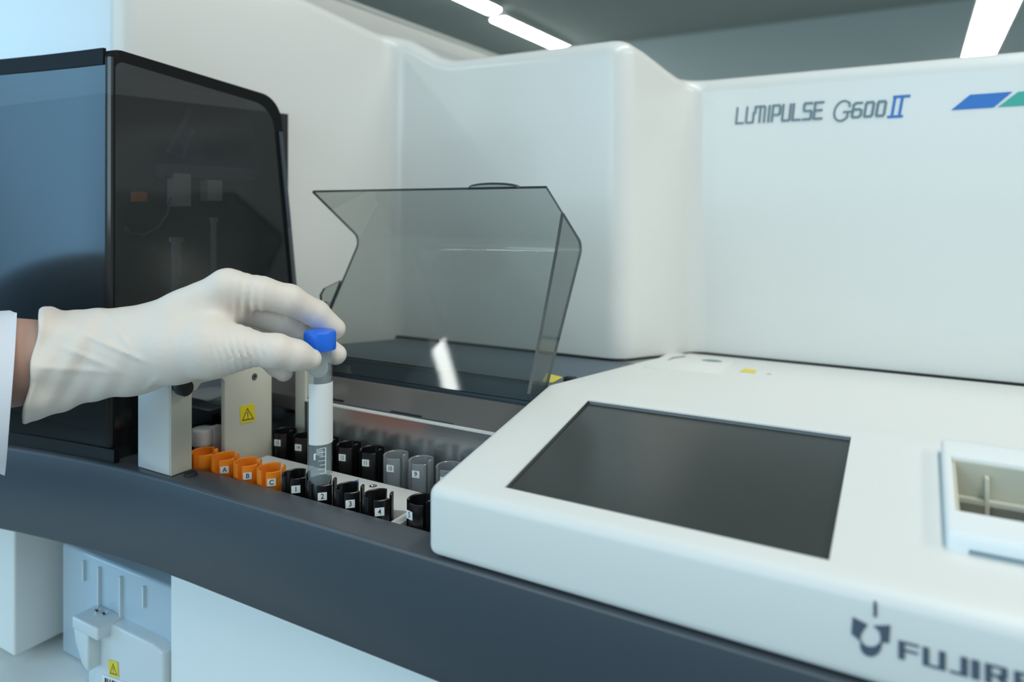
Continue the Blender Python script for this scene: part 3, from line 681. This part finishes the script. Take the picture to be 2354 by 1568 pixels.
def hand_sdf(p):
    U = p[:, 0]*F/p[:, 2]+CX; V = HY-p[:, 1]*F/p[:, 2]
    palm = chain(p, [(20, 834, .4555, 33.0), (82, 832, .456, 31.5), (140, 822, .458, 28.5), (225, 816, .460, 26.0), (310, 812, .462, 25.0)], .01)
    for js in ([(300, 792, .462, 20), (420, 726, .462, 16), (514, 664, .462, 11.3)], [(300, 800, .470, 20), (525, 690, .481, 11.5)],
               [(300, 808, .478, 19), (522, 710, .498, 10.5)], [(300, 816, .484, 18), (508, 738, .511, 9.6)],
               [(310, 815, .458, 22), (410, 802, .452, 21.5), (480, 797, .447, 18), (520, 802, .446, 13)],
               [(300, 822, .482, 18), (430, 800, .497, 17), (500, 770, .507, 11)],
               [(470, 725, .468, 15), (548, 706, .472, 9.5)]):
        palm = smin(palm, chain(p, js), .012)
    D = smin(palm, chain(p, THUMB), .012)
    for js, k in ((INDEX, .007), (MIDDLE, .006), (RING, .006), (PINKY, .006)): D = np.minimum(D, smin(palm, chain(p, js, .003), k))
    # glove folds
    def bump(u, v, su, sv): return np.exp(-((U-u)/su)**2-((V-v)/sv)**2)
    near = p[:, 2] < .475
    w1 = (U-.35*(V-800)); D += near*bump(548, 812, 58, 34)*.0009*np.sin(w1*2*np.pi/17.0+.4*np.sin(V/9))
    w2 = (U+.12*(V-690)); D += near*bump(574, 690, 36, 50)*.0010*np.sin(w2*2*np.pi/21.0+.6*np.sin(V/17))
    for (u, v, k) in ((661, 690, .5), (668, 692, .4), (722, 722, .35), (655, 738, .4), (716, 775, .4)): D += .0014*k*np.exp(-(((U-u)-.25*(V-v))/2.6)**2-((V-v)/34)**2)
    cuff = np.clip((330-U)/170, 0, 1)
    ph = U*.033+V*.047; D += cuff*(.0010*np.sin(ph+1.7*np.sin(U*.021-V*.013))+.0007*np.sin(V*.05-U*.024+2*np.sin(V*.018))+.0005*np.sin(U*.11+V*.06))
    rid = lambda u0, v0, u1, v1, wd: np.exp(-((((U-u0)*(v1-v0)-(V-v0)*(u1-u0))/math.hypot(u1-u0, v1-v0))/wd)**2)*np.exp(-((((U-(u0+u1)/2)*(u1-u0)+(V-(v0+v1)/2)*(v1-v0))/math.hypot(u1-u0, v1-v0)**2)/.62)**4)
    D -= near*(.0012*rid(200, 770, 320, 825, 6)+.0009*rid(245, 728, 300, 800, 5)+.0009*rid(150, 800, 250, 842, 6)+.0007*rid(335, 895, 362, 872, 5)+.0008*rid(90, 845, 250, 855, 8))
    # cuff opening: cut along the slanted rim, a soft bead, hollow inside
    e = ((U-(92-(V-718)*.163))*.987)*.46/F + .0010*np.sin(V*.055)
    D -= .0011*np.exp(-((e-.0022)/.0020)**2)
    D -= .0035*np.clip((V-880)/60, 0, 1)*np.exp(-(np.maximum(e, 0)/.012)**2)
    D = np.maximum(D, -e)
    inner = chain(p, [(20, 834, .4555, 30.2), (140, 824, .458, 26.0)]); D = np.maximum(D, -np.where(U < 150, inner, 1))
    return D
def surface_nets(fn, lo, hi, h):
    n = [int((b-a)/h)+1 for a, b in zip(lo, hi)]
    g = [lo[i]+h*np.arange(n[i]) for i in range(3)]
    V = np.empty(n, np.float32)
    for i in range(n[0]):
        Y, Z = np.meshgrid(g[1], g[2], indexing='ij'); pts = np.stack([np.full(Y.size, g[0][i]), Y.ravel(), Z.ravel()], 1); V[i] = fn(pts).reshape(n[1], n[2])
    ins = V < 0; c = ins[:-1, :-1, :-1].astype(np.int8)*0; acc = np.zeros(c.shape+(3,)); cnt = np.zeros(c.shape)
    corners = [(a, b, d) for a in (0, 1) for b in (0, 1) for d in (0, 1)]
    sl = lambda o: tuple(slice(o[k], n[k]-1+o[k]) for k in range(3))
    for a in corners:
        for ax_ in range(3):
            if a[ax_] == 0:
                b = tuple(a[k]+(k == ax_) for k in range(3)); va, vb = V[sl(a)], V[sl(b)]; x = (va < 0) != (vb < 0)
                t = np.where(x, va/np.where(x, va-vb, 1), 0)
                for k in range(3): acc[..., k] += np.where(x, a[k]+(t if k == ax_ else 0), 0)
                cnt += x
    act = cnt > 0; idx = np.full(act.shape, -1); ii = np.argwhere(act); idx[act] = np.arange(len(ii))
    verts = (ii+acc[act]/cnt[act][:, None])*h+np.array(lo)
    faces = []
    for ax_ in range(3):
        o = [k for k in range(3) if k != ax_]
        a = [slice(1, n[k]-1) for k in range(3)]; a[ax_] = slice(0, n[ax_]-1); b = list(a); b[ax_] = slice(1, n[ax_])
        va, vb = ins[tuple(a)], ins[tuple(b)]
        for flip, msk in ((False, va & ~vb), (True, ~va & vb)):
            q = np.argwhere(msk); base = q.copy()
            for k in o: base[:, k] += 1
            def at(d0, d1): z = base.copy(); z[:, o[0]] += d0; z[:, o[1]] += d1; return idx[z[:, 0], z[:, 1], z[:, 2]]
            f = np.stack([at(-1, -1), at(0, -1), at(0, 0), at(-1, 0)], 1)
            if flip != (ax_ == 1): f = f[:, ::-1]
            faces.append(f)
    return verts, np.concatenate(faces)
hv, hf_ = surface_nets(hand_sdf, (-.325, -.136, .412), (-.105, -.030, .536), .00115)
R3 = np.array([[c_, 0, -s_], [s_, 0, c_], [0, 1, 0]])        # camera axes -> room
hv = hv @ R3.T
ARM0 = P(20, 835, .4555)
# wrist (skin), root of the person
def arm_ring(u, v, d, rv, rd_, n=28, wob=0, ph=0, slant=0):
    """ring round the forearm, at right angles to it (the arm runs across the line of sight from the shoulder at the left)"""
    out = []
    for k in range(n):
        a = 2*math.pi*k/n; up_ = rv*math.cos(a)*(1+wob*math.sin(3*a+ph)); dd = d+rd_*math.sin(a)*(1+wob*math.sin(2*a+ph))
        out.append(P(u+slant*math.cos(a), v, dd)*1.0+Vector((0, 0, up_+(HY-v)/F*(d-dd))))
    return out
mb = MB(); mb.loft([arm_ring(u, v, d, a, b) for u, v, d, a, b in ((-980, 862, .452, .046, .044), (-640, 855, .452, .041, .039), (-330, 845, .452, .036, .034), (-200, 842, .453, .034, .032), (-60, 837, .4545, .0305, .0295), (40, 832, .4560, .0278, .0270), (110, 828, .4575, .0252, .0245), (170, 822, .4595, .022, .021))])
person = obj('person', shift(mb, ARM0), skin, None, angle=60); person.location = ARM0
tag(person, 'person reaching in from the left, lab-coat sleeve and cream latex glove, gripping the blue-capped tube', 'person')
gm = MB(); gm.v = [tuple(x) for x in hv-np.array(ARM0)]; gm.f = [list(map(int, f)) for f in hf_]; gm.m = [0]*len(gm.f)
gl = obj('glove', gm, glove, person, angle=80)
sm_ = gl.modifiers.new('smooth', 'SMOOTH'); sm_.factor = .5; sm_.iterations = 2; bake(gl); gl.data.shade_smooth()
mb = MB(); rg = []
for i, (u, v, rv, rd_) in enumerate(((-1000, 862, .068, .060), (-680, 870, .065, .056), (-360, 880, .060, .050), (-280, 885, .058, .049), (-200, 890, .056, .047), (-130, 895, .0545, .045), (-70, 900, .0530, .0435), (-20, 903, .0515, .042), (8, 904, .0505, .041), (24, 904.5, .0500, .0405))):
    ring = arm_ring(u, v, .4550, rv, rd_, 44, .02, i*.9, 15 if u > -60 else 6)
    rg.append([q+Vector((0, 0, .0011*math.sin(i*1.7+k*.55))) for k, q in enumerate(ring)])
innr = [[p+(sum(r, Vector())/len(r)-p)*.06 for p in r] for r in reversed(rg)]
mb.loft(rg+innr, cap=False); slv = obj('lab_coat_sleeve', shift(mb, ARM0), cloth, person, angle=60)
mb = MB(); r0 = rg[-2]; r1 = rg[-1]
